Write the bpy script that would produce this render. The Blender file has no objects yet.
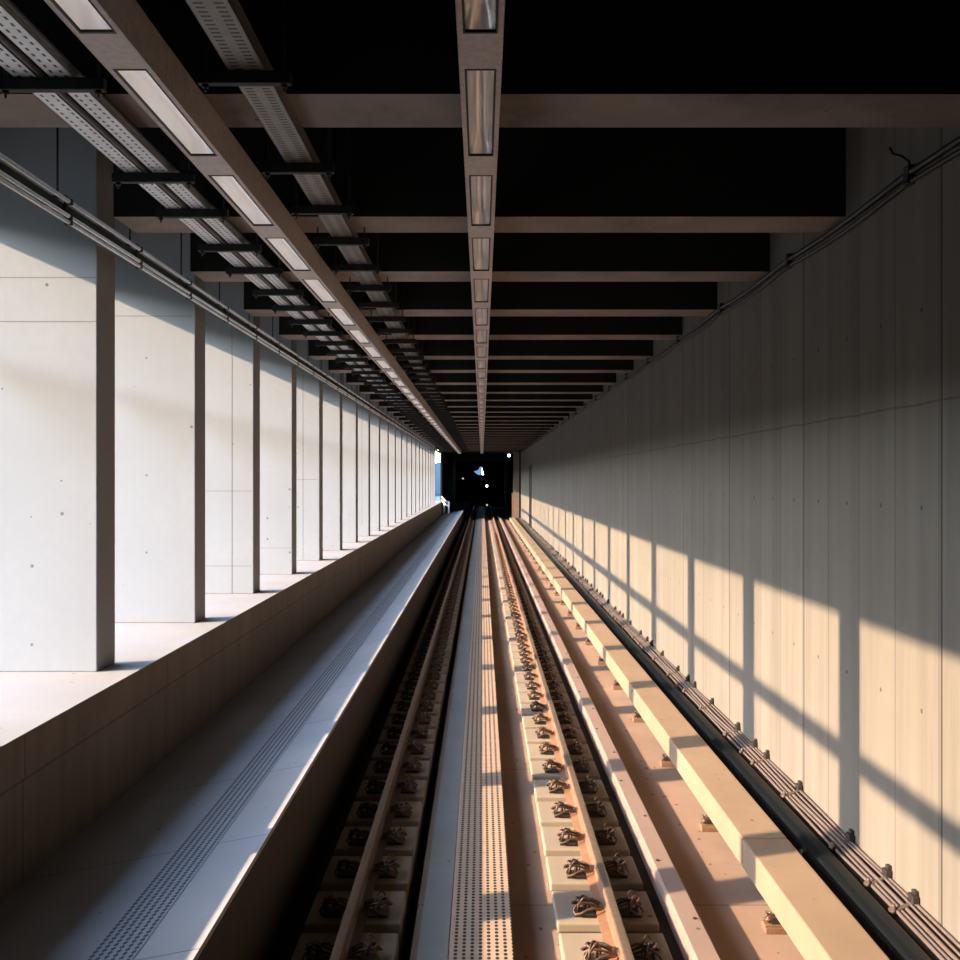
import bpy, bmesh, math, random
from mathutils import Vector, Matrix
random.seed(7)
C = bpy.context.scene.collection
PI = math.pi
F = 1024.0          # focal length in pixels
S = 2.6             # spacing of the fins

# ------------------------------------------------------------------ materials
class N:
    """tiny node builder"""
    def __init__(self, name):
        self.m = bpy.data.materials.new(name); self.m.use_nodes = True
        self.t = self.m.node_tree; self.t.nodes.clear()
        self.out = self.t.nodes.new('ShaderNodeOutputMaterial')
        self.b = self.t.nodes.new('ShaderNodeBsdfPrincipled')
        self.t.links.new(self.b.outputs[0], self.out.inputs[0])
        g = self.t.nodes.new('ShaderNodeNewGeometry'); self.pos = g.outputs['Position']
        s = self.t.nodes.new('ShaderNodeSeparateXYZ'); self.t.links.new(self.pos, s.inputs[0])
        self.x, self.y, self.z = s.outputs
    def put(self, v, sock):
        if isinstance(v, (int, float)): sock.default_value = v
        elif isinstance(v, (tuple, list)): sock.default_value = tuple(v) + ((1,) if len(sock.default_value) == 4 and len(v) == 3 else ())
        else: self.t.links.new(v, sock)
    def M(self, op, a, b=0.0, c=0.0):
        n = self.t.nodes.new('ShaderNodeMath'); n.operation = op
        self.put(a, n.inputs[0]); self.put(b, n.inputs[1]); self.put(c, n.inputs[2])
        return n.outputs[0]
    def mix(self, f, a, b, mode='MIX'):
        n = self.t.nodes.new('ShaderNodeMix'); n.data_type = 'RGBA'; n.blend_type = mode
        self.put(f, n.inputs[0]); self.put(a, n.inputs[6]); self.put(b, n.inputs[7])
        return n.outputs[2]
    def scaled(self, v):
        n = self.t.nodes.new('ShaderNodeVectorMath'); n.operation = 'MULTIPLY'
        self.put(self.pos, n.inputs[0]); n.inputs[1].default_value = v
        return n.outputs[0]
    def noise(self, sc, detail=4, vec=(1, 1, 1), rough=.6):
        n = self.t.nodes.new('ShaderNodeTexNoise'); self.t.links.new(self.scaled(vec), n.inputs['Vector'])
        n.inputs['Scale'].default_value = sc; n.inputs['Detail'].default_value = detail; n.inputs['Roughness'].default_value = rough
        return n.outputs['Fac']
    def voro(self, sc, vec=(1, 1, 1)):
        n = self.t.nodes.new('ShaderNodeTexVoronoi'); self.t.links.new(self.scaled(vec), n.inputs['Vector'])
        n.inputs['Scale'].default_value = sc
        return n.outputs['Distance'], n.outputs['Color']
    def ramp(self, f, lo, hi, a=0.0, b=1.0):
        n = self.t.nodes.new('ShaderNodeMapRange'); n.clamp = True
        self.put(f, n.inputs[0]); n.inputs[1].default_value = lo; n.inputs[2].default_value = hi
        n.inputs[3].default_value = a; n.inputs[4].default_value = b
        return n.outputs[0]
    def line(self, coord, period, offset, half):
        """1 on a line repeated along a coordinate"""
        p = self.M('PINGPONG', self.M('SUBTRACT', coord, offset), period / 2)
        return self.M('LESS_THAN', p, half)
    def at(self, coord, c, half):
        return self.M('LESS_THAN', self.M('ABSOLUTE', self.M('SUBTRACT', coord, c)), half)
    def bump(self, h, strength=.3, dist=.01):
        n = self.t.nodes.new('ShaderNodeBump'); n.inputs['Strength'].default_value = strength; n.inputs['Distance'].default_value = dist
        self.put(h, n.inputs['Height']); self.t.links.new(n.outputs[0], self.b.inputs['Normal'])
    def fin(self, col, rough=.8, metal=0.0, spec=.3):
        self.put(col, self.b.inputs['Base Color']); self.put(rough, self.b.inputs['Roughness'])
        self.put(metal, self.b.inputs['Metallic']); self.b.inputs['Specular IOR Level'].default_value = spec
        return self.m

def k(c, f): return tuple(v * f for v in c)

def concrete(name, col, var=.18, pores=True, lines=(), streak=0.0, holes=None, bump=.25):
    n = N(name); col = k(col, .80)
    a = n.noise(1.3, 5); b = n.noise(14, 4)
    c = n.mix(n.ramp(a, .3, .7), k(col, 1 - var), k(col, 1 + var * .5))
    c = n.mix(n.ramp(b, .35, .65, 0, .5), c, k(col, .93))
    if streak:
        s = n.noise(5, 4, (1, 1, .07)); c = n.mix(n.ramp(s, .42, .72, 0, streak), c, k(col, .45))
    h = b
    if pores:
        d, cc = n.voro(9)
        sep = n.t.nodes.new('ShaderNodeSeparateColor'); n.t.links.new(cc, sep.inputs[0])
        rad = n.M('MULTIPLY', n.M('POWER', sep.outputs[0], 9.0), .17)
        p = n.M('LESS_THAN', d, rad)
        c = n.mix(n.M('MULTIPLY', p, .75), c, k(col, .22))
    for ln in lines:
        c = n.mix(n.M('MULTIPLY', ln(n), .6), c, k(col, .25))
    if holes: c = holes(n, c, col)
    n.bump(h, bump, .004)
    return n.fin(c, .85)

WHITE_C = (.375, .375, .375)
M = {}
M['fin'] = concrete('pale_concrete', WHITE_C, .06)
M['groove'] = concrete('joint_dirt', (.25, .22, .19), .1, False)
M['ledge'] = concrete('ledge_concrete', (.36, .335, .32), .12, True)
M['parapet'] = concrete('parapet_concrete', (.25, .205, .165), .2, True, [lambda n: n.line(n.y, 2.6, 0.55, .008), lambda n: n.at(n.z, -1.69, .006)], .35)
M['walkway'] = concrete('walkway_concrete', (.40, .40, .405), .15, True, [lambda n: n.line(n.y, 1.42, 1.55, .006)])
M['bed'] = concrete('track_bed_concrete', (.40, .265, .19), .22, True, [lambda n: n.line(n.y, 3.0, .4, .007)])
M['block'] = concrete('rail_block_concrete', (.40, .32, .235), .15, True)
M['slab_dark'] = concrete('channel_shade_concrete', (.045, .036, .03), .2, True)  # concrete darkened to near black to stand for shade in the channels
M['beamtan'] = concrete('duct_concrete', (.36, .245, .16), .12, True, (), .12)
M['kerb'] = concrete('kerb_concrete', (.34, .23, .185), .12, True)
M['ceil'] = concrete('ceiling_painted_shade', (.018, .018, .014), .2, False)  # near-black colour stands in for unlit beam sides and ceiling slab
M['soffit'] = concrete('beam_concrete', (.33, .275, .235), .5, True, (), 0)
M['dark'] = concrete('near_black_concrete', (.006, .006, .006), .2, False)  # near-black base for the back wall and the tunnel continuation
M['ground'] = concrete('scrub_ground', (.12, .12, .09), .3, False)

def wallmat():
    n = N('board_marked_concrete'); col = (.205, .177, .142)
    # broad vertical board streaks
    s1 = n.noise(3.2, 5, (1, 1, .05)); s2 = n.noise(14, 4, (1, 1, .03)); a = n.noise(.8, 4)
    c = n.mix(n.ramp(a, .3, .7), k(col, .88), k(col, 1.06))
    c = n.mix(n.ramp(s1, .40, .66, 0, .6), c, k(col, .62))
    c = n.mix(n.ramp(s2, .45, .7, 0, .35), c, k(col, .68))
    # tone per board
    w = n.t.nodes.new('ShaderNodeTexWhiteNoise'); w.noise_dimensions = '1D'
    n.put(n.M('FLOOR', n.M('DIVIDE', n.M('SUBTRACT', n.y, 5.527), .588)), w.inputs['W'])
    c = n.mix(n.M('MULTIPLY', w.outputs['Value'], .22), c, k(col, .6))
    j = n.line(n.y, .588, 5.527, .006); J = n.line(n.y, 2.352, 10.2, .012)
    c = n.mix(n.M('MULTIPLY', j, .6), c, k(col, .3)); c = n.mix(n.M('MULTIPLY', J, .8), c, k(col, .15))
    wob = n.M('ADD', n.z, n.M('MULTIPLY', n.noise(2, 2), .03))
    c = n.mix(n.M('MULTIPLY', n.at(wob, .44, .007), .6), c, k(col, .35))
    # form tie holes: one in each board at two heights
    py = n.M('PINGPONG', n.M('SUBTRACT', n.y, 5.527 + .22), .294)
    for hz in (-.16, .95, -1.3):
        r = n.M('SQRT', n.M('ADD', n.M('POWER', py, 2.0), n.M('POWER', n.M('SUBTRACT', n.z, hz), 2.0)))
        c = n.mix(n.M('MULTIPLY', n.M('LESS_THAN', r, .014), .7), c, k(col, .12))
    d, cc = n.voro(7)
    sep = n.t.nodes.new('ShaderNodeSeparateColor'); n.t.links.new(cc, sep.inputs[0])
    p = n.M('LESS_THAN', d, n.M('MULTIPLY', n.M('POWER', sep.outputs[0], 10.0), .1))
    c = n.mix(n.M('MULTIPLY', p, .6), c, k(col, .2))
    n.bump(n.M('SUBTRACT', s2, n.M('MULTIPLY', j, 1.5)), .25, .006)
    return n.fin(c, .85)
M['wall'] = wallmat()

def perforated(name, col, dark, x0, px, py, hx, hy, smooth=.6, metal=0):
    n = N(name); col = k(col, .80)
    b = n.noise(20, 3)
    c = n.mix(n.ramp(b, .35, .65), k(col, .9), k(col, 1.05))
    a = n.M('DIVIDE', n.M('PINGPONG', n.M('SUBTRACT', n.x, x0), px / 2), hx)
    d = n.M('DIVIDE', n.M('PINGPONG', n.y, py / 2), hy)
    r = n.M('ADD', n.M('POWER', a, 2.0), n.M('POWER', d, 2.0))
    c = n.mix(n.M('LESS_THAN', r, 1.0), c, dark)
    return n.fin(c, smooth, metal)
M['plate'] = perforated('perforated_cover', (.56, .40, .29), (.02, .018, .015), -.143, .045, .044, .0105, .0165)
M['tactile'] = perforated('dotted_strip', (.29, .31, .33), (.012, .02, .028), -1.7205, .0395, .040, .0105, .0165)

def metal(name, col, rough, m=.9, rust=None, nz=30):
    n = N(name); b = n.noise(nz, 4)
    c = n.mix(n.ramp(b, .35, .65), k(col, .8), col)
    if rust: c = n.mix(n.ramp(n.noise(9, 5), .4, .62, 0, .9), c, rust)
    return n.fin(c, rough, m, .5)
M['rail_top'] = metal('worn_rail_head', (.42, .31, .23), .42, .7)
M['rail_shaded'] = metal('shaded_rail_web', (.09, .06, .045), .6, .2)  # same steel as the right rail, with its shade put into the colour
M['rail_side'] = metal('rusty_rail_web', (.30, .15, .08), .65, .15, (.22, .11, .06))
M['clip'] = metal('rusty_spring_steel', (.09, .06, .045), .5, .4, (.17, .09, .055))
M['iron'] = metal('dark_iron', (.055, .045, .04), .55, .5)
M['strut'] = metal('dark_painted_steel', (.012, .014, .013), .7, 0)
M['rod'] = metal('dull_threaded_rod', (.02, .02, .02), .5, .4)
M['housing'] = metal('painted_aluminium', (.64, .55, .50), .55, .0)
M['gasket'] = metal('black_rubber', (.01, .01, .01), .6, 0)
M['pipe_black'] = metal('black_plastic_pipe', (.006, .008, .010), .32, 0)
M['cable'] = metal('grey_cable_jacket', (.14, .105, .09), .5, 0)
M['cable_dark'] = metal('dark_cable_jacket', (.014, .014, .014), .5, 0)
M['conduit'] = metal('galvanised_conduit', (.80, .77, .74), .4, .1)
M['clamp'] = metal('rusty_clamp', (.11, .075, .055), .6, .3)
M['rust_block'] = metal('rusted_foot', (.23, .12, .07), .75, .1)

def traymat(name, col, dark, pitch, off, rows, hx, hy):
    n = N(name)
    c = n.mix(n.ramp(n.noise(12, 4), .3, .7), k(col, .75), col)
    d = n.M('DIVIDE', n.M('PINGPONG', n.y, pitch / 2), hy)
    for x0 in rows:
        a = n.M('DIVIDE', n.M('SUBTRACT', n.x, x0), hx)
        r = n.M('MAXIMUM', n.M('ABSOLUTE', a), n.M('ABSOLUTE', d))
        c = n.mix(n.M('LESS_THAN', r, 1.0), c, dark)
    return n.fin(c, .45, .35, .5)
M['tray_a'] = traymat('slotted_tray_steel', (.72, .74, .76), (.01, .01, .01), .055, 0, (-1.765, -1.808, -1.912, -1.962), .006, .014)
M['tray_c'] = traymat('slotted_tray_steel_dull', (.26, .24, .21), (.008, .008, .008), .035, 0, (-1.02, -.945), .018, .0075)

def diffuser():
    n = N('prismatic_diffuser')
    s = n.noise(2.2, 3, (6, 1, 1))
    c = n.mix(n.ramp(s, .35, .65), (.70, .68, .66), (.88, .86, .84))
    n.b.inputs['Coat Weight'].default_value = .5; n.b.inputs['Coat Roughness'].default_value = .08
    n.bump(s, .25, .02)
    return n.fin(c, .3, 0, .5)
M['diffuser'] = diffuser()
M['diffuser_added_glow'] = M['diffuser'].copy(); _b = [n for n in M['diffuser_added_glow'].node_tree.nodes if n.type == 'BSDF_PRINCIPLED'][0]
_b.inputs['Emission Color'].default_value = (1, .93, .90, 1); _b.inputs['Emission Strength'].default_value = .26  # faint glow added for daylight reflected in the left row
_b = [n for n in M['diffuser'].node_tree.nodes if n.type == 'BSDF_PRINCIPLED'][0]
_b.inputs['Metallic'].default_value = .5
def emis(name, col, st):
    n = N(name); n.b.inputs['Emission Color'].default_value = (*col, 1); n.b.inputs['Emission Strength'].default_value = st
    return n.fin(col, .5)
M['lamp'] = emis('white_lamp_glow', (.8, .95, 1), 6)
M['lamp_dim'] = emis('dim_lamp_glow', (.7, .8, .8), .8)
M['white_paint'] = metal('white_paint', (.75, .75, .75), .5, 0)
M['bank'] = concrete('sky_blocking_bank', (.05, .07, .045), .4, False)
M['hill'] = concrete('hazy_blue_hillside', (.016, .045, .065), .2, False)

# ------------------------------------------------------------------ mesh helpers
class MB:
    def __init__(self): self.v = []; self.f = []; self.mi = []; self.sm = []
    def poly(self, pts, faces, mi=0, smooth=False):
        b = len(self.v); self.v += [tuple(p) for p in pts]
        for f in faces: self.f.append([b + i for i in f]); self.mi.append(mi); self.sm.append(smooth)
    def box(self, x0, x1, y0, y1, z0, z1, mi=0, bottom=None):
        p = [(x, y, z) for z in (z0, z1) for y in (y0, y1) for x in (x0, x1)]
        fs = [(0, 2, 3, 1), (4, 5, 7, 6), (0, 1, 5, 4), (2, 6, 7, 3), (0, 4, 6, 2), (1, 3, 7, 5)]
        b = len(self.v); self.v += p
        for i, f in enumerate(fs):
            self.f.append([b + q for q in f]); self.mi.append(bottom if (bottom is not None and i == 0) else mi); self.sm.append(False)
    def prism_y(self, prof, y0, y1, mi=0, caps=True, smooth=False, mis=None):
        n = len(prof); b = len(self.v)
        self.v += [(x, y0, z) for x, z in prof] + [(x, y1, z) for x, z in prof]
        for i in range(n):
            j = (i + 1) % n
            self.f.append([b + i, b + j, b + n + j, b + n + i]); self.mi.append(mis[i] if mis else mi); self.sm.append(smooth)
        if caps:
            self.f.append([b + i for i in range(n)][::-1]); self.mi.append(mi); self.sm.append(False)
            self.f.append([b + n + i for i in range(n)]); self.mi.append(mi); self.sm.append(False)
    def tube(self, pts, r, seg=8, mi=0, caps=True):
        pts = [Vector(p) for p in pts]; n = len(pts); b = len(self.v)
        up = Vector((0, 0, 1)); prev = None
        for i, p in enumerate(pts):
            d = (pts[min(i + 1, n - 1)] - pts[max(i - 1, 0)]).normalized()
            if prev is None:
                a = up if abs(d.z) < .9 else Vector((1, 0, 0))
                u = d.cross(a).normalized()
            else:
                u = (prev - d * prev.dot(d)).normalized()
            prev = u; w = d.cross(u)
            for s in range(seg):
                t = 2 * PI * s / seg; q = p + u * math.cos(t) * r + w * math.sin(t) * r
                self.v.append(tuple(q))
        for i in range(n - 1):
            for s in range(seg):
                t = (s + 1) % seg
                self.f.append([b + i * seg + s, b + i * seg + t, b + (i + 1) * seg + t, b + (i + 1) * seg + s]); self.mi.append(mi); self.sm.append(True)
        if caps:
            self.f.append([b + s for s in range(seg)][::-1]); self.f.append([b + (n - 1) * seg + s for s in range(seg)])
            self.mi += [mi, mi]; self.sm += [False, False]
    def build(self, name, mats, parent=None, bevel=0):
        me = bpy.data.meshes.new(name)
        me.from_pydata(self.v, [], self.f)
        for m in (mats if isinstance(mats, (list, tuple)) else [mats]): me.materials.append(m)
        for p, mi, s in zip(me.polygons, self.mi, self.sm): p.material_index = mi; p.use_smooth = s
        bm = bmesh.new(); bm.from_mesh(me); bmesh.ops.recalc_face_normals(bm, faces=bm.faces); bm.to_mesh(me); bm.free()
        me.update()
        o = bpy.data.objects.new(name, me); C.objects.link(o)
        if parent: o.parent = parent
        if bevel:
            bv = o.modifiers.new('bevel', 'BEVEL'); bv.width = bevel; bv.segments = 2; bv.limit_method = 'ANGLE'
        return o

def tag(o, label=None, cat=None, group=None, kind=None):
    if label: o['label'] = label
    if cat: o['category'] = cat
    if group: o['group'] = group
    if kind: o['kind'] = kind
    return o
def empty(name, loc=(0, 0, 0)):
    o = bpy.data.objects.new(name, None); C.objects.link(o); o.location = loc; return o
def copy_tree(o, parent=None):
    c = o.copy(); C.objects.link(c); c.parent = parent
    for ch in list(o.children): copy_tree(ch, c)
    return c
ORD = ('nearest second third fourth fifth sixth seventh eighth ninth tenth eleventh twelfth thirteenth fourteenth fifteenth '
       'sixteenth seventeenth eighteenth nineteenth twentieth').split()
TENS = {20: 'twenty', 30: 'thirty', 40: 'forty'}
def ordinal(i):
    if i < 20: return ORD[i]
    t, u = divmod(i + 1, 10)
    if u == 0: return {3: 'thirtieth', 4: 'fortieth', 5: 'fiftieth', 6: 'sixtieth'}[t]
    return {2: 'twenty', 3: 'thirty', 4: 'forty', 5: 'fifty', 6: 'sixty'}[t] + '-first' if u == 1 else {2: 'twenty', 3: 'thirty', 4: 'forty', 5: 'fifty', 6: 'sixty'}[t] + '-' + ORD[u - 1]

# ------------------------------------------------------------------ dimensions (camera at the origin)
XR, XL = 2.467, -2.855
H, SLAB = 1.782, 2.70
ZP, XP = -1.431, -2.566
ZW, XW = -2.010, -1.21
YB, YE = -7.0, 65.0
FLOOR = -2.66
RAILTOP, BLK = -2.443, -2.60
def WZ(x): return ZW - .19 * (XW - x)       # walkway falls towards the parapet

# ------------------------------------------------------------------ the setting
def st(o): return tag(o, kind='structure')
m = MB(); m.box(XR, XR + .5, YB, YE, -3.2, SLAB + .3); st(m.build('wall_right', M['wall']))
m = MB(); m.box(-.40, XR, YB, 100.2, -3.2, FLOOR); st(m.build('floor', M['bed']))
m = MB(); m.box(.46, 1.118, YB, 100, FLOOR - .05, FLOOR + .004); st(m.build('floor_shade_strip', M['slab_dark']))  # dark strip standing in for shade between right rail and kerb
m = MB(); m.box(-2.7, XW, YE + 4, 100, -3.2, -2.2); m.box(XW, -.40, YB, 100, -3.2, -2.86); st(m.build('floor_left', M['slab_dark']))
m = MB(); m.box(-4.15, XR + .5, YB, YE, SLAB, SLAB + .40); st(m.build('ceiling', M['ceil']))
# added unseen canopy and downstand, shaped to bound sunlight and sky light
m = MB(); m.box(-6.0, -3.9, YB, YE, 2.96, 3.1); m.box(-6.0, -5.85, YB, YE, 2.905, 3.1); m.box(-4.1, -3.92, YB, YE, 1.99, 2.96); st(m.build('sky_blocker', M['ceil']))
# parapet with cap; lower face battered
m = MB(); m.prism_y([(XP, ZP), (XP, -1.675), (XP - .9, -1.675), (XP - .9, ZP)], YB, YE + 2)
m.box(XP - .9, XP - .012, YB, YE + 2, -2.4, -1.675)
st(m.build('wall_left', M['parapet']))
m = MB(); m.box(-4.4, XP - .012, YB - .4, YE + 3, ZP - .1, ZP + .004); st(m.build('floor_ledge', M['ledge']))
m = MB(); m.prism_y([(XP, ZP + .006), (XP, ZP - .004), (XP - .02, ZP - .004), (XP - .02, ZP + .006)], YB, YE + 2); st(m.build('trim_2', M['ledge']))
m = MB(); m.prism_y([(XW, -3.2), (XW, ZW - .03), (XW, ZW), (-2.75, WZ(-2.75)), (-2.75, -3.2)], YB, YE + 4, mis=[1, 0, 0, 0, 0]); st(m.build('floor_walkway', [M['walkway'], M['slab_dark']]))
m = MB(); m.box(-4.15, XR + .5, YB - .4, YB, -3.2, SLAB + .3); st(m.build('wall_back', M['dark']))
m = MB(); m.box(-400, -3.6, -300, 500, -5.2, -5.0); st(m.build('ground', M['ground']))

# tunnel that goes on in the dark
m = MB()
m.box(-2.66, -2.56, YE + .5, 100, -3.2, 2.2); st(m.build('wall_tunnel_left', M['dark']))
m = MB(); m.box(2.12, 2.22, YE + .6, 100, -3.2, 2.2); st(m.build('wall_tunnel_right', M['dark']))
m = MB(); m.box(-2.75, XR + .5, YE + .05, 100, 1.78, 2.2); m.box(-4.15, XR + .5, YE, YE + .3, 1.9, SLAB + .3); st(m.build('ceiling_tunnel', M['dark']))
# end wall with a ragged little opening through which the sky shows
def ringwall():
    hole = [(-.80, .80), (-.38, .92), (-.18, 1.25), (.0, 1.22), (.08, .80), (.20, .45), (-.35, .45), (-.62, .62)]
    outer = [(-2.7, .8), (-2.7, 2.2), (-.6, 2.2), (.6, 2.2), (2.2, 2.2), (2.2, -3.2), (-.35, -3.2), (-2.7, -3.2)]
    n = len(hole); mm = MB()
    b = [(x, y, z) for y in (100, 100.3) for x, z in hole + outer]
    fs = []
    for i in range(n):
        j = (i + 1) % n
        fs += [(i, j, n + j, n + i), (2 * n + i, 2 * n + j, 3 * n + j, 3 * n + i), (i, j, 2 * n + j, 2 * n + i), (n + i, n + j, 3 * n + j, 3 * n + i)]
    mm.poly(b, fs)
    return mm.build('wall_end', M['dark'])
st(ringwall())
m = MB(); m.box(2.0, 2.36, YE + .1, YE + .6, -2.66, 1.78); st(m.build('wall_pier', M['parapet']))
m = MB(); m.box(2.36, XR + .5, YE + .3, YE + .6, -2.66, 1.9); st(m.build('wall_end_right', M['dark']))

# fins on the left: tapered towards the outside
def fin_mesh():
    mm = MB(); th = .377; xo = XL - .89
    pts = [(XL, 0), (XL, th), (xo, .115), (xo, 0)]
    mm.v = [(x, y, ZP + .004) for x, y in pts] + [(x, y, SLAB) for x, y in pts]
    mm.f = [[0, 1, 5, 4], [1, 2, 6, 5], [2, 3, 7, 6], [3, 0, 4, 7], [0, 3, 2, 1], [4, 5, 6, 7]]
    mm.mi = [0] * 6; mm.sm = [False] * 6
    return mm
fin0 = None
fin_y = []
for i in range(-1, 22):
    # measured inner edges: u = XL*F/y
    y = (2.921 + i) * S
    fin_y.append(y)
    if fin0 is None: fin0 = fin_mesh().build('concrete_fin', M['fin'], None, .008); o = fin0
    else: o = fin0.copy(); C.objects.link(o)
    o.location = (0, y, 0)
    if i >= 0:
        tag(o, f'tall pale concrete fin along the open left side, {ordinal(i)} from the camera', 'column', 'concrete fins on the left ledge', 'structure')
    else:
        tag(o, 'tall pale concrete fin on the left ledge beside the camera, outside the picture', 'column', 'concrete fins on the left ledge', 'structure')
def groove(fin_i, kind, px, py0, py1=None, px1=None):
    """thin dirty formwork joint on a fin's near face; kind h or v, pixel position"""
    y = (2.921 + fin_i) * S; q = MB()
    X = lambda p: (p - 482) * y / F
    Z = lambda p: (479.5 - p) * y / F
    if kind == 'h': q.box(X(px), X(px1), y - .0012, y + .002, Z(py0) - .004, Z(py0) + .004)
    else: q.box(X(px) - .005, X(px) + .005, y - .0012, y + .002, Z(py1), Z(py0))
    return q
GR = {0: [('h', -30, 277.5, None, 96.5), ('h', -30, 321.5, None, 96.5)], 1: [('h', 112, 316, None, 192), ('h', 112, 628, None, 192)],
      2: [('v', 232, 300, 596), ('h', 204, 491, None, 251.3), ('h', 204, 566, None, 251.3)],
      3: [('h', 258, 548, None, 291)], 4: [('v', 303, 355, 560), ('h', 296, 479.5, None, 318)], 5: [('h', 322, 401, None, 340)], 7: [('v', 362, 400, 525)]}
fins = [o for o in C.objects if o.name.startswith('concrete_fin')]
for fi, lst in GR.items():
    fo = [o for o in fins if abs(o.location.y - (2.921 + fi) * S) < .01][0]
    for g in lst:
        q = groove(fi, *g)
        q.v = [(x, y - fo.location.y, z) for x, y, z in q.v]
        q.build('formwork_joint', M['groove'], fo)

m = MB(); m.box(-4.15, -2.9, YB, 3.0, ZP, SLAB); st(m.build('wall_left_rear', M['parapet']))
# added unseen bars behind the fins, shaped to cast the right wall's shadow band
bar0 = None
nb = 0
for y in fin_y[:-1]:
    L = S - .115 - .28 - .02
    if bar0 is None:
        mm = MB(); mm.box(-3.80, -3.745, 0, L, -.055, .085)
        bar0 = mm.build('shadow_bar', M['iron']); o = bar0
    else: o = bar0.copy(); C.objects.link(o)
    o.location = (0, y + .11, .897)
    tag(o, 'added horizontal bar hidden behind two concrete fins to shadow the right wall', 'rail', 'shadow bars behind the fins')
o = bar0.copy(); C.objects.link(o); o.location = (0, fin_y[0] - .30 - (S - .415), .897)
tag(o, 'added horizontal bar hidden behind two concrete fins to shadow the right wall', 'rail', 'shadow bars behind the fins')

# ceiling beams: measured near edges (pixel rows)
rows = [94, 216.7, 271.5, 309.6, 334.8, 355.9, 370, 382.6]
by = [1024 * H / (479.5 - r) for r in rows]
st_ = (by[-1] - by[2]) / 5
while by[-1] + st_ < YE - 1: by.append(by[-1] + st_)
by = [by[0] - 2 * 2.05 * (j + 1) / 2 for j in range(5)][::-1] + by
bm0 = None
for j, y in enumerate(by):
    if bm0 is None:
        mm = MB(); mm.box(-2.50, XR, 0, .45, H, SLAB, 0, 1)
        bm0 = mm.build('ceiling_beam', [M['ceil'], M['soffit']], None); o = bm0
    else: o = bm0.copy(); C.objects.link(o)
    o.location = (0, y, 0)
    if j >= 5: tag(o, f'concrete beam crossing the dark ceiling, {ordinal(j - 5)} from the camera', 'beam', 'ceiling beams', 'structure')
    else: tag(o, 'concrete ceiling beam above the camera, outside the picture', 'beam', 'ceiling beams', 'structure')

# ------------------------------------------------------------------ track
def rail(name, xc, label, side):
    t = empty(name, (xc, 0, 0)); tag(t, label, 'rail', 'running rails')
    a = MB()   # foot and web
    zt, zb = RAILTOP, BLK + .006
    prof = [(-.07, zb), (.07, zb), (.07, zb + .010), (.022, zb + .026), (.009, zb + .042), (.009, zt - .045), (.026, zt - .034),
            (-.026, zt - .034), (-.009, zt - .045), (-.009, zb + .042), (-.022, zb + .026), (-.07, zb + .010)]
    a.prism_y(prof, YB + .1, 99); a.build('web', side, t)
    a = MB()
    prof = [(-.027, zt - .034), (.027, zt - .034), (.028, zt - .012), (.024, zt - .003), (.014, zt), (-.014, zt), (-.024, zt - .003), (-.028, zt - .012)]
    a.prism_y(prof, YB + .1, 99, mis=[0, 0, 0, 1, 1, 1, 0, 0]); a.build('head', [side, M['rail_top']], t)
rail('running_rail', -.752, 'left running rail with a shiny head, in the shade beside the walkway', M['rail_shaded'])
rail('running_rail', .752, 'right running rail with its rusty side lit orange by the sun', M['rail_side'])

# blocks: fronts at 6.0 + .6k
ys = [6.0 + .6 * i for i in range(-4, 98)]
def block(x0, x1, base, name, low):
    mm = MB(); c = .03
    mm.box(x0, x1, 0, .48, base, BLK)
    return mm.build(name, M['block'], None, .012)
def near_label(i, base, far):
    return f'{base}, {ordinal(i)} from the camera' if i < 24 else far
for side, (x0, x1, base) in {'left': (-1.04, -.478, -2.87), 'right': (.44, 1.04, FLOOR)}.items():
    b0 = block(x0, x1, base, 'rail_block', 0)
    k_ = 0
    for i, y in enumerate(ys):
        o = b0 if i == 0 else b0.copy()
        if i: C.objects.link(o)
        o.location = (0, y, 0)
        g = f'concrete blocks under the {side} rail'
        if y > 5.2 - .48:
            lb = near_label(k_, f'concrete block under the {side} rail', f'small far concrete block under the {side} rail'); k_ += 1
        else: lb = f'concrete block under the {side} rail below the camera, outside the picture'
        tag(o, lb, 'block', g)

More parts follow.
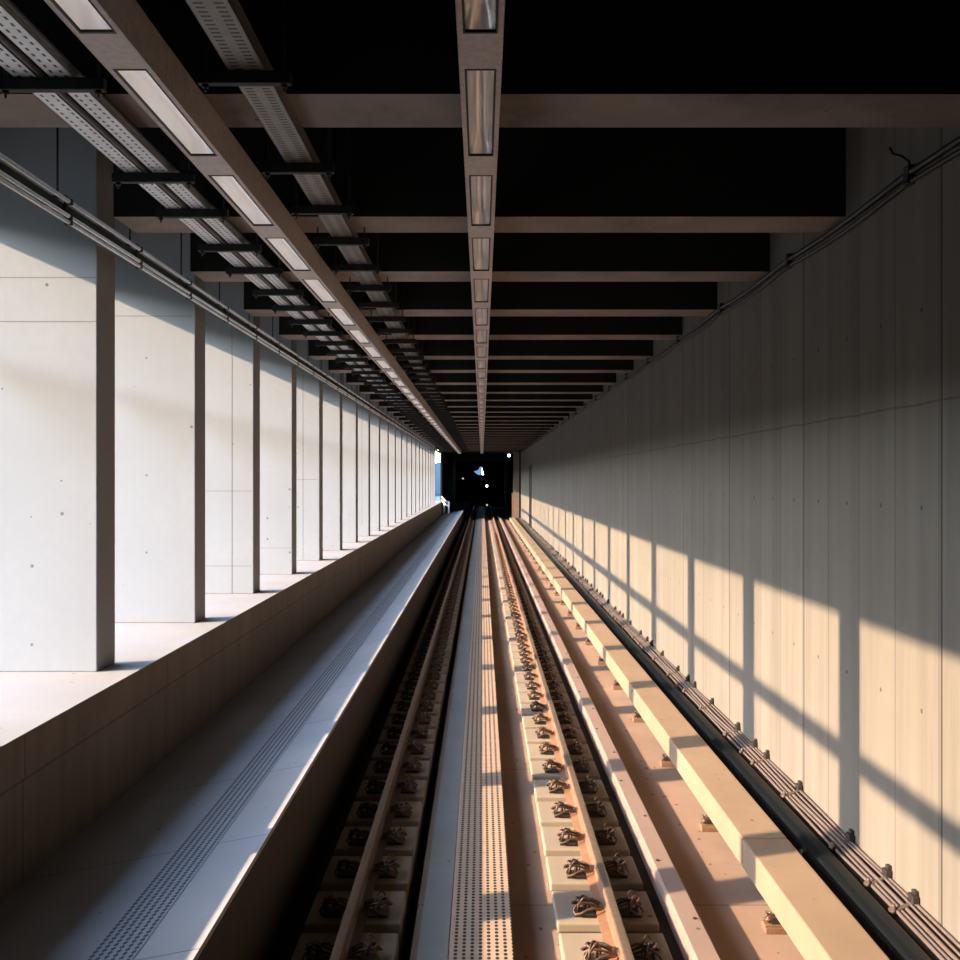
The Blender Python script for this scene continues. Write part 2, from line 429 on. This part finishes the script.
# fastening: spring clip, screw, guide plate.  Built for the inner side (towards -x of a rail at +x)
def fastening():
    t = empty('rail_fastening')
    a = MB()
    # W-shaped tension clip with two raised loops
    pts = []
    def arc(cx, cy, r, a0, a1, z0, z1, n=8):
        return [(cx + r * math.cos(math.radians(a0 + (a1 - a0) * i / n)), cy + r * math.sin(math.radians(a0 + (a1 - a0) * i / n)), z0 + (z1 - z0) * i / n) for i in range(n + 1)]
    for s in (-1, 1):
        p = [(.088, s * .016, .043), (.06, s * .024, .056), (.02, s * .030, .072)]
        p += [(x, s * y, z) for x, y, z in [(-.02, .034, .078), (-.055, .040, .062), (-.072, .056, .040), (-.060, .078, .026), (-.028, .088, .036), (.012, .084, .058), (.05, .072, .060), (.080, .060, .050), (.092, .046, .043)]]
        a.tube(p, .0075, 7)
    a.tube([(-.02, -.034, .078), (-.045, -.02, .088), (-.055, 0, .092), (-.045, .02, .088), (-.02, .034, .078)], .0075, 7)
    a.build('spring_clip', M['clip'], t)
    a = MB(); prof = [(-.06, 0), (.056, 0), (.058, .012), (.03, .014), (-.03, .016), (-.045, .024), (-.06, .018)]
    a.prism_y(prof, -.055, .055); a.build('guide_plate', M['iron'], t)
    s_ = MB(); s_.tube([(0, 0, .02), (0, 0, .074)], .012, 8); sw = s_.build('screw', M['clip'], t); s_ = MB(); s_.tube([(0, 0, .072), (0, 0, .079)], .026, 12); s_.build('washer', M['clip'], sw)
    s_ = MB(); s_.tube([(0, 0, .079), (0, 0, .102)], .017, 6); s_.build('nut', M['clip'], sw)
    # springy wire wound over the clip
    a = MB()
    for ph, r in ((0, .05), (1.2, .062)):
        pts = []
        for i in range(13):
            an = PI * i / 12
            pts.append((math.cos(an) * r * .55 - .02 + .01 * ph, math.cos(an + ph) * r, .03 + math.sin(an) * (.075 + .01 * ph)))
        a.tube(pts, .0055, 6)
    a.build('lock_loop', M['clip'], t)
    return t
f0 = fastening()
first = True
LINES = [('left', -.752, -.135, 0, 'inner'), ('left', -.752, .135, PI, 'outer'), ('right', .752, -.135, 0, 'inner'), ('right', .752, .135, PI, 'outer')]
NF = 72
far_pts = []
for side, xc, dx, rot, io in LINES:
    if side == 'left': io = 'outer' if dx < 0 else 'inner'
    else: io = 'inner' if dx < 0 else 'outer'
    kk = 0
    for i, y in enumerate(ys):
        yc = y + .13
        if yc < 5.2: continue
        if kk < NF:
            o = f0 if first else copy_tree(f0)
            first = False
            o.location = (xc + dx, yc + random.uniform(-.008, .008), BLK)
            o.rotation_euler = (0, 0, rot + random.uniform(-.05, .05))
            lb = (f'rusty spring clip fastening on the {io} side of the {side} rail, {ordinal(kk)} from the camera' if kk < 24
                  else f'tiny far rusty clip fastening on the {io} side of the {side} rail')
            tag(o, lb, 'rail fastening', f'clip fastenings along the {io} side of the {side} rail')
            kk += 1
        else: far_pts.append((xc + dx, yc, BLK))
a = MB()
for x, y, z in far_pts:
    a.box(x - .05, x + .05, y - .06, y + .06, z, z + .03); a.tube([(x, y, z), (x, y, z + .1)], .03, 6)
tag(a.build('rail_fastenings', M['clip']), 'run of tiny rusty clip fastenings at the far end of both rails', 'rail fastening', None, 'stuff')

# central perforated cover strip in lengths of three metres
m = MB(); m.box(-.36, -.19, YB, 99, FLOOR, -2.635); st(m.build('trim_3', concrete('plinth_concrete', (.40, .375, .335), .15)))
p0 = None; kk = 0
y = 1.0
while y < 97:
    if p0 is None:
        mm = MB(); mm.box(-.178, .172, 0, 2.994, FLOOR, -2.55); p0 = mm.build('trough_cover', M['plate'], None, .006); o = p0
    else: o = p0.copy(); C.objects.link(o)
    o.location = (0, y, 0)
    if y + 3 > 5.4: tag(o, f'length of perforated cover strip between the rails, {ordinal(kk)} from the camera', 'cover', 'perforated covers between the rails'); kk += 1
    else: tag(o, 'length of perforated cover strip between the rails, below the camera and outside the picture', 'cover', 'perforated covers between the rails')
    y += 3.0

# tactile strip on the walkway
m = MB(); m.prism_y([(-1.735, WZ(-1.735) - .002), (-1.50, WZ(-1.50) - .002), (-1.50, WZ(-1.50) + .003), (-1.735, WZ(-1.735) + .003)], YB, YE + 3.9); tag(m.build('tactile_strip', M['tactile']), 'strip of dark blue dotted rows running along the grey walkway', 'tactile strip')

# guard kerb right of the right rail
m = MB(); m.prism_y([(1.12, FLOOR), (1.275, FLOOR), (1.268, -2.545), (1.255, -2.531), (1.14, -2.531), (1.124, -2.548)], YB, 99)
o = tag(m.build('kerb', M['kerb']), 'low pinkish concrete kerb running along the right of the right rail', 'kerb')
sc = MB()
for i in range(60):
    yy = 5.0 + i * .9
    sc.tube([(1.195 + (.03 if i % 2 else -.03), yy, -2.532), (1.195 + (.03 if i % 2 else -.03), yy, -2.524)], .011, 8)
sb = sc.build('bolt_heads', M['iron'], o); sb['kind'] = 'stuff'

# tan concrete duct on feet
d0 = None; kk = 0; y = 1.6
while y < 64:
    Lg = 5.2
    if d0 is None:
        mm = MB(); mm.box(1.725, 2.03, 0, Lg - .012, -2.575, -2.38); d0 = mm.build('concrete_duct', M['beamtan'], None, .012); o = d0
    else: o = d0.copy(); C.objects.link(o)
    o.location = (0, y, 0)
    tag(o, f'tan concrete duct raised on feet by the right wall, {ordinal(kk)} length from the camera', 'duct', 'tan concrete duct lengths'); kk += 1
    y += Lg
ft = None; kk = 0; y = 4.3
while y < 62:
    if ft is None:
        ft = empty('duct_support')
        mm = MB(); mm.box(1.66, 1.80, -.055, .055, FLOOR, -2.625); mm.box(1.95, 2.05, -.055, .055, FLOOR, -2.625); mm.box(1.66, 2.05, -.04, .04, -2.628, -2.612); mm.build('foot', M['rust_block'], ft, .003)
        mm = MB(); mm.box(1.70, 2.04, -.03, .03, -2.612, -2.575); mm.build('bearing_pad', M['iron'], ft)
        mm = MB(); mm.tube([(1.69, 0, -2.62), (1.69, 0, -2.575)], .014, 8); mm.tube([(1.69, 0, -2.60), (1.69, 0, -2.585)], .024, 6); mm.tube([(1.70, .02, -2.585), (1.685, .03, -2.56), (1.70, -.02, -2.55)], .007, 6)
        mm.build('bolt', M['clip'], ft); o = ft
    else: o = copy_tree(ft)
    o.location = (0, y, 0)
    if y > 5.2: tag(o, near_label(kk, 'rusty foot under the tan concrete duct', 'tiny far foot under the tan concrete duct'), 'support', 'feet under the tan duct'); kk += 1
    else: tag(o, 'rusty foot under the tan duct below the camera, outside the picture', 'support', 'feet under the tan duct')
    y += 1.74

# black pipe and cables by the right wall
m = MB(); m.tube([(2.215, YB, -2.535), (2.215, YE, -2.535)], .117, 28)
tag(m.build('drain_pipe', M['pipe_black']), 'thick black pipe lying between the tan duct and the right wall', 'pipe')
cabs = [(2.345, -2.452, .011), (2.372, -2.439, .009), (2.398, -2.428, .012), (2.426, -2.416, .008), (2.449, -2.404, .010)]
names = ['outermost, nearest the black pipe', 'second from the pipe', 'in the middle of the bundle', 'second from the wall', 'touching the wall']
for (x, z, r), nm in zip(cabs, names):
    q = MB(); pts = []; yy = YB; ph = random.random() * 6
    while yy <= YE:
        pts.append((x + .003 * math.sin(yy * 1.7 + ph) + .002 * math.sin(yy * 4.7 + ph), yy, z + .005 + .006 * math.sin(yy * 2.3 + ph * 2))); yy += .35
    q.tube(pts, r, 7)
    tag(q.build('cable', M['cable']), f'brown grey cable low along the right wall, {nm}', 'cable', 'low cable bundle by the right wall')
# shelf carrying them
m = MB(); m.prism_y([(2.33, -2.480), (2.465, -2.422), (2.465, -2.432), (2.33, -2.490)], YB, YE)
o = m.build('cable_tray', M['clamp']); tag(o, 'narrow rusty shelf carrying the low cable bundle along the right wall', 'cable tray')
cb = None; kk = 0; y = 4.9; j = 0
while y < 60:
    if cb is None:
        cb = empty('cable_clamp')
        mm = MB(); mm.box(2.33, 2.467, -.014, .014, -2.44, -2.432)
        mm.v = [(x, yy, z + (x - 2.33) * .42 - .008) for x, yy, z in mm.v]
        mm.build('strap', M['clamp'], cb)
        mm = MB(); mm.box(2.425, 2.462, -.03, .03, -2.39, -2.35); mm.box(2.44, 2.465, -.018, .018, -2.35, -2.325); mm.build('bracket', M['iron'], cb, .004)
        mm = MB(); mm.tube([(2.335, 0, -2.45), (2.318, 0, -2.43)], .02, 8); mm.tube([(2.345, 0, -2.45), (2.332, .012, -2.408)], .012, 6); mm.build('bolt', M['clamp'], cb)
        o = cb
    else: o = copy_tree(cb)
    o.location = (0, y, 0); o.scale = (1, random.uniform(.8, 1.5), 1)
    if y > 5.2: tag(o, near_label(kk, 'rusty clamp over the low cable bundle by the right wall', 'tiny far clamp on the low cable bundle by the right wall'), 'clamp', 'clamps on the low cable bundle'); kk += 1
    else: tag(o, 'rusty clamp over the low cable bundle below the camera, outside the picture', 'clamp', 'clamps on the low cable bundle')
    y += (.9, .38, .62, 1.1)[j % 4]; j += 1

# cables high on the right wall
def sag(y): return -.022 * math.sin(PI * ((y - 5.86) / 2.35 % 1)) 
for nm, x, z, r, lb in (('u', XR - .022, 1.785 - .03, .019, 'upper of two dark cables clipped high along the right wall'), ('l', XR - .02, 1.735 - .03, .015, 'lower of two dark cables clipped high along the right wall')):
    q = MB(); pts = []; yy = YB
    while yy <= YE: pts.append((x, yy, z + sag(yy) * (1.5 if nm == 'l' else 1))); yy += .28
    q.tube(pts, r, 8); tag(q.build('cable', M['cable_dark']), lb, 'cable', 'high cables on the right wall')
cl = None; kk = 0; y = 5.86
while y < 62:
    if cl is None:
        cl = empty('cable_clip'); mm = MB(); mm.box(XR - .045, XR, -.03, .03, 1.715 - .03, 1.825 - .03); mm.build('saddle', M['iron'], cl, .004)
        mm = MB(); mm.tube([(XR - .02, -.03, 1.70), (XR - .05, 0, 1.69), (XR - .03, .05, 1.70)], .01, 6); mm.build('tie', M['iron'], cl); o = cl
    else: o = copy_tree(cl)
    o.location = (0, y, 0)
    tag(o, near_label(kk, 'dark clip holding the high cables on the right wall', 'far clip on the high cables'), 'clip', 'clips on the high cables'); kk += 1
    y += 2.3
q = MB(); q.tube([(2.43, 5.85, 1.76), (2.42, 5.80, 1.80), (2.40, 5.86, 1.85), (2.40, 5.98, 1.90), (2.41, 6.05, 1.96)], .008, 6)
tag(q.build('loose_wire', M['cable_dark']), 'short loose wire curling up from the nearest clip of the high cables', 'wire')

# ------------------------------------------------------------------ lights under the ceiling
ZL, PER, LEN = 1.60, 1.393, 1.073
def luminaire(w, glow):
    t = empty('ceiling_light'); x0, x1 = -w / 2, w / 2; iw = w * .37
    a = MB()   # housing, underside with a window
    a.box(x0, -iw, 0, PER - .001, ZL, ZL + .004); a.box(iw, x1, 0, PER - .001, ZL, ZL + .004)
    a.box(-iw, iw, 0, .16, ZL, ZL + .004); a.box(-iw, iw, .16 + LEN, PER - .001, ZL, ZL + .004)
    a.box(x0, x0 + .004, 0, PER - .001, ZL, H - .002); a.box(x1 - .004, x1, 0, PER - .001, ZL, H - .002); a.box(x0, x1, 0, PER - .001, H - .006, H - .002)
    hs = a.build('housing', M['housing'], t)
    a = MB(); b = .006
    for (p, q_, r, s) in ((-iw, -iw + b, .16, .16 + LEN), (iw - b, iw, .16, .16 + LEN), (-iw + b, iw - b, .16, .16 + .012), (-iw + b, iw - b, .16 + LEN - .012, .16 + LEN)):
        a.box(p, q_, r, s, ZL - .002, ZL + .03)
    a.build('gasket', M['gasket'], hs)
    # curved tray-shaped diffuser
    a = MB(); ny, nx = 16, 12; y0, y1 = .16 + .018, .16 + LEN - .018; W = iw - b - .003
    vs = []
    for i in range(ny + 1):
        ty = i / ny
        for jx in range(nx + 1):
            tx = -1 + 2 * jx / nx
            dep = .055 * (1 - abs(tx) ** 2.6) * (1 - abs(2 * ty - 1) ** 10)
            vs.append((tx * W, y0 + (y1 - y0) * ty, ZL + .006 + dep))
    a.poly(vs, [(i * (nx + 1) + j, i * (nx + 1) + j + 1, (i + 1) * (nx + 1) + j + 1, (i + 1) * (nx + 1) + j) for i in range(ny) for j in range(nx)], 0, True)
    a.poly([(-W, y0, ZL + .075), (W, y0, ZL + .075), (W, y1, ZL + .075), (-W, y1, ZL + .075)], [(0, 1, 2, 3)])
    a.build('diffuser', glow, t)
    return t
for xc, w, wh in ((-.006, .168, 'middle'), (-1.375, .178, 'left')):
    l0 = None
    yb = ZL * 1024 / 410.5 - .16 - 3 * PER
    for i in range(46):
        y = yb + i * PER
        if y > YE - 2: break
        if l0 is None: l0 = luminaire(w, M['diffuser_added_glow'] if wh == 'left' else M['diffuser']); o = l0
        else: o = copy_tree(l0)
        o.location = (xc, y, 0)
        vis = i - 2
        if vis >= 0: lb = near_label(vis, f'ceiling light box in the {wh} row of lights', f'tiny far ceiling light box in the {wh} row')
        else: lb = f'ceiling light box in the {wh} row above the camera, outside the picture'
        tag(o, lb, 'ceiling light', f'{wh} row of ceiling lights')

# ------------------------------------------------------------------ cable trays and their hangers
def tray(name, x0, x1, z, mat, label, lip=.045):
    a = MB(); a.box(x0, x1, YB, YE - 2, z, z + .003); a.box(x0, x0 + .003, YB, YE - 2, z, z + lip); a.box(x1 - .003, x1, YB, YE - 2, z, z + lip)
    tag(a.build(name, mat), label, 'cable tray', 'perforated cable trays under the ceiling')
tray('cable_tray', -1.835, -1.735, 1.710, M['tray_a'], 'right one of the two pale perforated cable trays left of the left row of lights')
tray('cable_tray', -1.99, -1.888, 1.710, M['tray_a'], 'left one of the two pale perforated cable trays beside the left fins')
tray('cable_tray', -1.06, -.905, 1.710, M['tray_c'], 'dull perforated cable tray between the left and middle rows of lights', .07)
for x, z, lb in ((-1.861, 1.70, 'added thick dark strand filling the gap between the two pale trays'), (-1.715, 1.715, 'thin dark cable running beside the right pale tray'), (-1.785, 1.73, 'dark cable lying in the right pale tray'), (-1.93, 1.73, 'dark cable lying in the left pale tray'), (-.985, 1.73, 'dark cable lying in the dull tray')):  # the thick strand is added to darken the gap between the pale trays
    q = MB(); q.tube([(x + .003 * math.sin(yy), yy, z + .018) for yy in [YB + .5 * i for i in range(int((YE - 3 - YB) / .5))]], .019 if x == -1.861 else .013, 7); tag(q.build('cable', M['cable_dark']), lb, 'cable', 'cables along the ceiling trays')
def hanger(x0, x1, zb):
    t = empty('tray_hanger')
    a = MB(); a.box(x0, x1, -.022, .022, zb, zb + .052); a.build('bar', M['strut'], t, .004)
    for x in (x0 + .03, x1 - .03):
        a = MB(); a.tube([(x, 0, zb - .03), (x, 0, SLAB)], .006, 6); rr = a.build('rod', M['rod'], t); a = MB(); a.tube([(x, 0, zb - .014), (x, 0, zb)], .014, 6); a.build('nut', M['rod'], rr)
    return t
ha = [1.66 * 1024 / v for v in (389.5, 297.5, 262.5, 228.5, 206, 184.5, 169)]
hb = [1.66 * 1024 / v for v in (396, 307, 266, 235, 209)]
for lst, (x0, x1), nm in ((ha, (-2.06, -1.605), 'two pale left trays'), (hb, (-1.19, -.80), 'dull middle tray')):
    z0 = (lst[-1] - lst[1]) / (len(lst) - 2)
    while lst[-1] + z0 < YE - 3: lst.append(lst[-1] + z0)
    pre = [lst[0] - z0 * 1.4, lst[0] - z0 * 2.8]
    h0 = hanger(x0, x1, 1.655); fst = True
    for i, y in enumerate(lst + pre):
        o = h0 if fst else copy_tree(h0); fst = False
        o.location = (0, y, 0)
        if i < len(lst): lb = near_label(i, f'black steel hanger bar under the {nm}', f'tiny far hanger bar under the {nm}')
        else: lb = f'black steel hanger bar above the camera and outside the picture, {nm}'
        tag(o, lb, 'hanger', f'hangers under the {nm}')

# conduits in front of the fins
for x, z, r, mt, lb in ((-2.545, 1.712, .013, 'conduit', 'topmost slim grey conduit along the tops of the fins'),
                 (-2.545, 1.622, .0115, 'conduit', 'upper of the two low slim conduits along the tops of the fins'), (-2.545, 1.584, .0115, 'conduit', 'lowest slim conduit along the tops of the fins')):
    q = MB(); q.tube([(x, YB, z), (x, YE - 1, z)], r, 12); tag(q.build('conduit', M[mt]), lb, 'conduit', 'conduits along the tops of the fins')
q = MB(); q.box(-2.66, -2.575, YB, YE - 1, 1.62, 1.70); tag(q.build('cable_trunking', M['strut']), 'black square trunking between the slim conduits along the fin tops', 'trunking')
cc0 = None; kk = 0
y = 6.32
ysx = []
while y < YE - 3: ysx.append(y); y += 1.3
for y in ysx + [5.0, 3.7, 2.4]:
    if cc0 is None:
        cc0 = empty('conduit_mount')
        mm = MB(); mm.box(-2.572, -2.560, -.02, .02, 1.565, 1.735); mm.box(-2.66, -2.56, -.02, .02, 1.735, 1.75); mm.build('back_plate', M['strut'], cc0)
        mm = MB(); mm.tube([(-2.62, 0, 1.75), (-2.62, 0, SLAB)], .007, 6); mm.build('rod', M['rod'], cc0)
        mm = MB(); mm.box(-2.56, -2.527, -.014, .014, 1.694, 1.730); mm.build('clamp', M['iron'], cc0, .003); mm = MB(); mm.box(-2.56, -2.529, -.014, .014, 1.568, 1.638); mm.build('clamp', M['iron'], cc0, .003)
        o = cc0
    else: o = copy_tree(cc0)
    o.location = (0, y, 0)
    if y > 6: tag(o, near_label(kk, 'dark bracket clamping the conduits along the fin tops', 'tiny far bracket on the conduits along the fin tops'), 'bracket', 'brackets holding the conduits'); kk += 1
    else: tag(o, 'dark bracket clamping the conduits beside the camera, outside the picture', 'bracket', 'brackets holding the conduits')

# ------------------------------------------------------------------ far end
def lamp(px, py, y, r, mat, lb, to):
    q = MB(); x = (px - 482) * y / F; z = (479.5 - py) * y / F
    n = 8; vs = []; fs = []
    for i in range(n // 2 + 1):
        th = PI * i / (n // 2)
        for j in range(n): vs.append((x + r * math.sin(th) * math.cos(2 * PI * j / n), y + r * math.sin(th) * math.sin(2 * PI * j / n), z + r * math.cos(th)))
    for i in range(n // 2):
        for j in range(n): fs.append((i * n + j, i * n + (j + 1) % n, (i + 1) * n + (j + 1) % n, (i + 1) * n + j))
    q.poly(vs, fs, 0, True); t = q.build('wall_lamp', mat); q = MB()
    q.box(x - r * 1.2, x + r * 1.2, y + r * .9, y + r * 1.6, z - r * 1.4, z + r * 1.4); q.build('back_plate', M['strut'], t)
    q = MB(); p = (x, y + r * 1.6, z); q.tube([p, (x, y + r * 1.6, 1.78) if to == 'up' else (x, y + r * 1.6, -2.66) if to == 'down' else (x, 100, z)], .03, 6); q.build('arm', M['strut'], t)
    tag(t, lb, 'lamp', 'small lamps in the dark far tunnel')
lamp(509, 455.5, 68, .105, M['lamp'], 'round white lamp high on the right in the dark tunnel end', 'up')
lamp(486.8, 486, 98, .12, M['lamp'], 'round white lamp low in the middle of the dark tunnel end', 'back')
lamp(463, 478.5, 99, .09, M['lamp_dim'], 'faint grey lamp on the left in the dark tunnel end', 'back')
lamp(487, 505, 75, .07, M['lamp_dim'], 'faint small lamp near the track in the dark tunnel end', 'down')
# white handrail steps at the end of the walkway
t = empty('walkway_barrier', (0, 0, 0)); tag(t, 'small white barrier on the walkway at its far end beside the parapet', 'barrier')
q = MB()
for dz in (0, .35): q.tube([(-2.42, 61.5, -1.25 + dz * .6), (-2.1, 60, -1.5 + dz * .6), (-1.95, 60, -1.55 + dz * .6)], .05, 6)
q.build('hand_rail', M['white_paint'], t); q = MB(); q.box(-2.0, -1.9, 59.95, 60.05, ZW, -1.3); q.build('post', M['white_paint'], t)
q = MB(); q.box(-2.32, -2.22, 61.3, 61.4, ZW, -1.25); q.build('post', M['white_paint'], t)
# dark recess door in the right wall near the far end
m = MB(); m.box(XR - .05, XR, 51.0, 51.12, -2.4, .75); m.box(XR - .05, XR, 52.4, 52.52, -2.4, .75); m.box(XR - .05, XR, 51.12, 52.4, .68, .75); m.box(XR - .02, XR, 51.12, 52.4, -2.4, .68)
st(m.build('door_1', M['iron']))
m = MB(); m.box(XR - .58, XR - .42, 64.3, 64.45, FLOOR, -.9); m.box(XR - .6, XR - .40, 64.28, 64.47, -.9, -.85)
tag(m.build('equipment_post', M['rust_block']), 'narrow rusty equipment post by the right wall at the far end', 'post')
# hazy hill far outside, seen past the last fin
q = MB(); vs = []; n = 40
for i in range(n + 1):
    x = -160 + 160 * i / n * 1.0; h = 4.5 + 1.5 * math.sin(i * .35) + 1 * math.sin(i * .9)
    vs += [(x, 300, -8), (x, 340, h), (x, 400, -8)]
fs = []
for i in range(n):
    for j in range(2): fs.append((i * 3 + j, i * 3 + j + 1, i * 3 + j + 4, i * 3 + j + 3))
q.poly(vs, fs); st(q.build('hill', M['hill']))
# added unseen embankment that blocks low sky light on the open side
q = MB(); vs = []; n = 90
for i in range(n + 1):
    y = -120 + 5.0 * i; h = 10.8 + .9 * math.sin(i * .7) + .7 * math.sin(i * 1.9 + 1)
    vs += [(-38, y, -5.02), (-43, y, h * .6), (-48, y, h), (-60, y, -5.02)]
fs = []
for i in range(n):
    for j in range(3): fs.append((i * 4 + j, i * 4 + j + 1, i * 4 + j + 5, i * 4 + j + 4))
q.poly(vs, fs, 0, True); st(q.build('hill', M['bank']))
# bits of rubble on the track bed
db = []
for i in range(60):
    x = random.choice([random.uniform(1.5, 1.64), random.uniform(1.3, 1.6), random.uniform(.24, .42)])
    yy = random.uniform(5.3, 14); r = random.uniform(.006, .016); z = FLOOR
    q = MB(); pts = [(x + r * random.uniform(.7, 1.4) * math.cos(a), yy + r * random.uniform(.7, 1.6) * math.sin(a), z) for a in [j * 2 * PI / 6 for j in range(6)]]
    db.append((pts, (x, yy, z + r * .8)))
q = MB()
for pts, top in db:
    q.poly(pts + [top], [(i, (i + 1) % 6, 6) for i in range(6)] + [(5, 4, 3, 2, 1, 0)])
tag(q.build('grit', M['rust_block']), 'scattered crumbs of grit on the sunlit track bed', 'grit', None, 'stuff')

# ------------------------------------------------------------------ light, sky, camera
d = Vector((1, .317, -.445)).normalized()
sl = bpy.data.lights.new('sun', 'SUN'); sl.energy = 15.4; sl.angle = .012; sl.color = (1.0, .77, .54)
so = bpy.data.objects.new('sun', sl); C.objects.link(so); so.rotation_euler = d.to_track_quat('-Z', 'Y').to_euler(); so.location = (-20, -6, 10)
w = bpy.data.worlds.new('world'); bpy.context.scene.world = w; w.use_nodes = True
nt = w.node_tree; nt.nodes.clear()
bg = nt.nodes.new('ShaderNodeBackground'); ou = nt.nodes.new('ShaderNodeOutputWorld'); sk = nt.nodes.new('ShaderNodeTexSky')
sk.sky_type = 'NISHITA'; sk.sun_disc = False; sk.sun_elevation = math.atan(.445 / 1.049); sk.sun_rotation = math.atan2(-d.x, -d.y)
sk.air_density = 1.0; sk.dust_density = .6
tm = nt.nodes.new('ShaderNodeMix'); tm.data_type = 'RGBA'; tm.blend_type = 'MULTIPLY'; tm.inputs[0].default_value = 1
nt.links.new(sk.outputs[0], tm.inputs[6]); tm.inputs[7].default_value = (.90, .96, 1.04, 1)
nt.links.new(tm.outputs[2], bg.inputs[0]); bg.inputs[1].default_value = 2.15; nt.links.new(bg.outputs[0], ou.inputs[0])
cam = bpy.data.cameras.new('camera'); co = bpy.data.objects.new('camera', cam); C.objects.link(co)
co.location = (0, 0, 0); co.rotation_euler = (PI / 2, 0, 0); cam.sensor_width = 36; cam.lens = 36 * F / 960
cam.shift_x = -2 / 960; cam.shift_y = -.5 / 960; cam.clip_end = 2000; cam.clip_start = .05
sc = bpy.context.scene; sc.camera = co
sc.view_settings.view_transform = 'Standard'; sc.view_settings.look = 'None'; sc.view_settings.gamma = 1; sc.view_settings.exposure = 0
sc.view_settings.use_curve_mapping = False
sc.cycles.max_bounces = 10; sc.cycles.diffuse_bounces = 5; sc.cycles.sample_clamp_indirect = 8
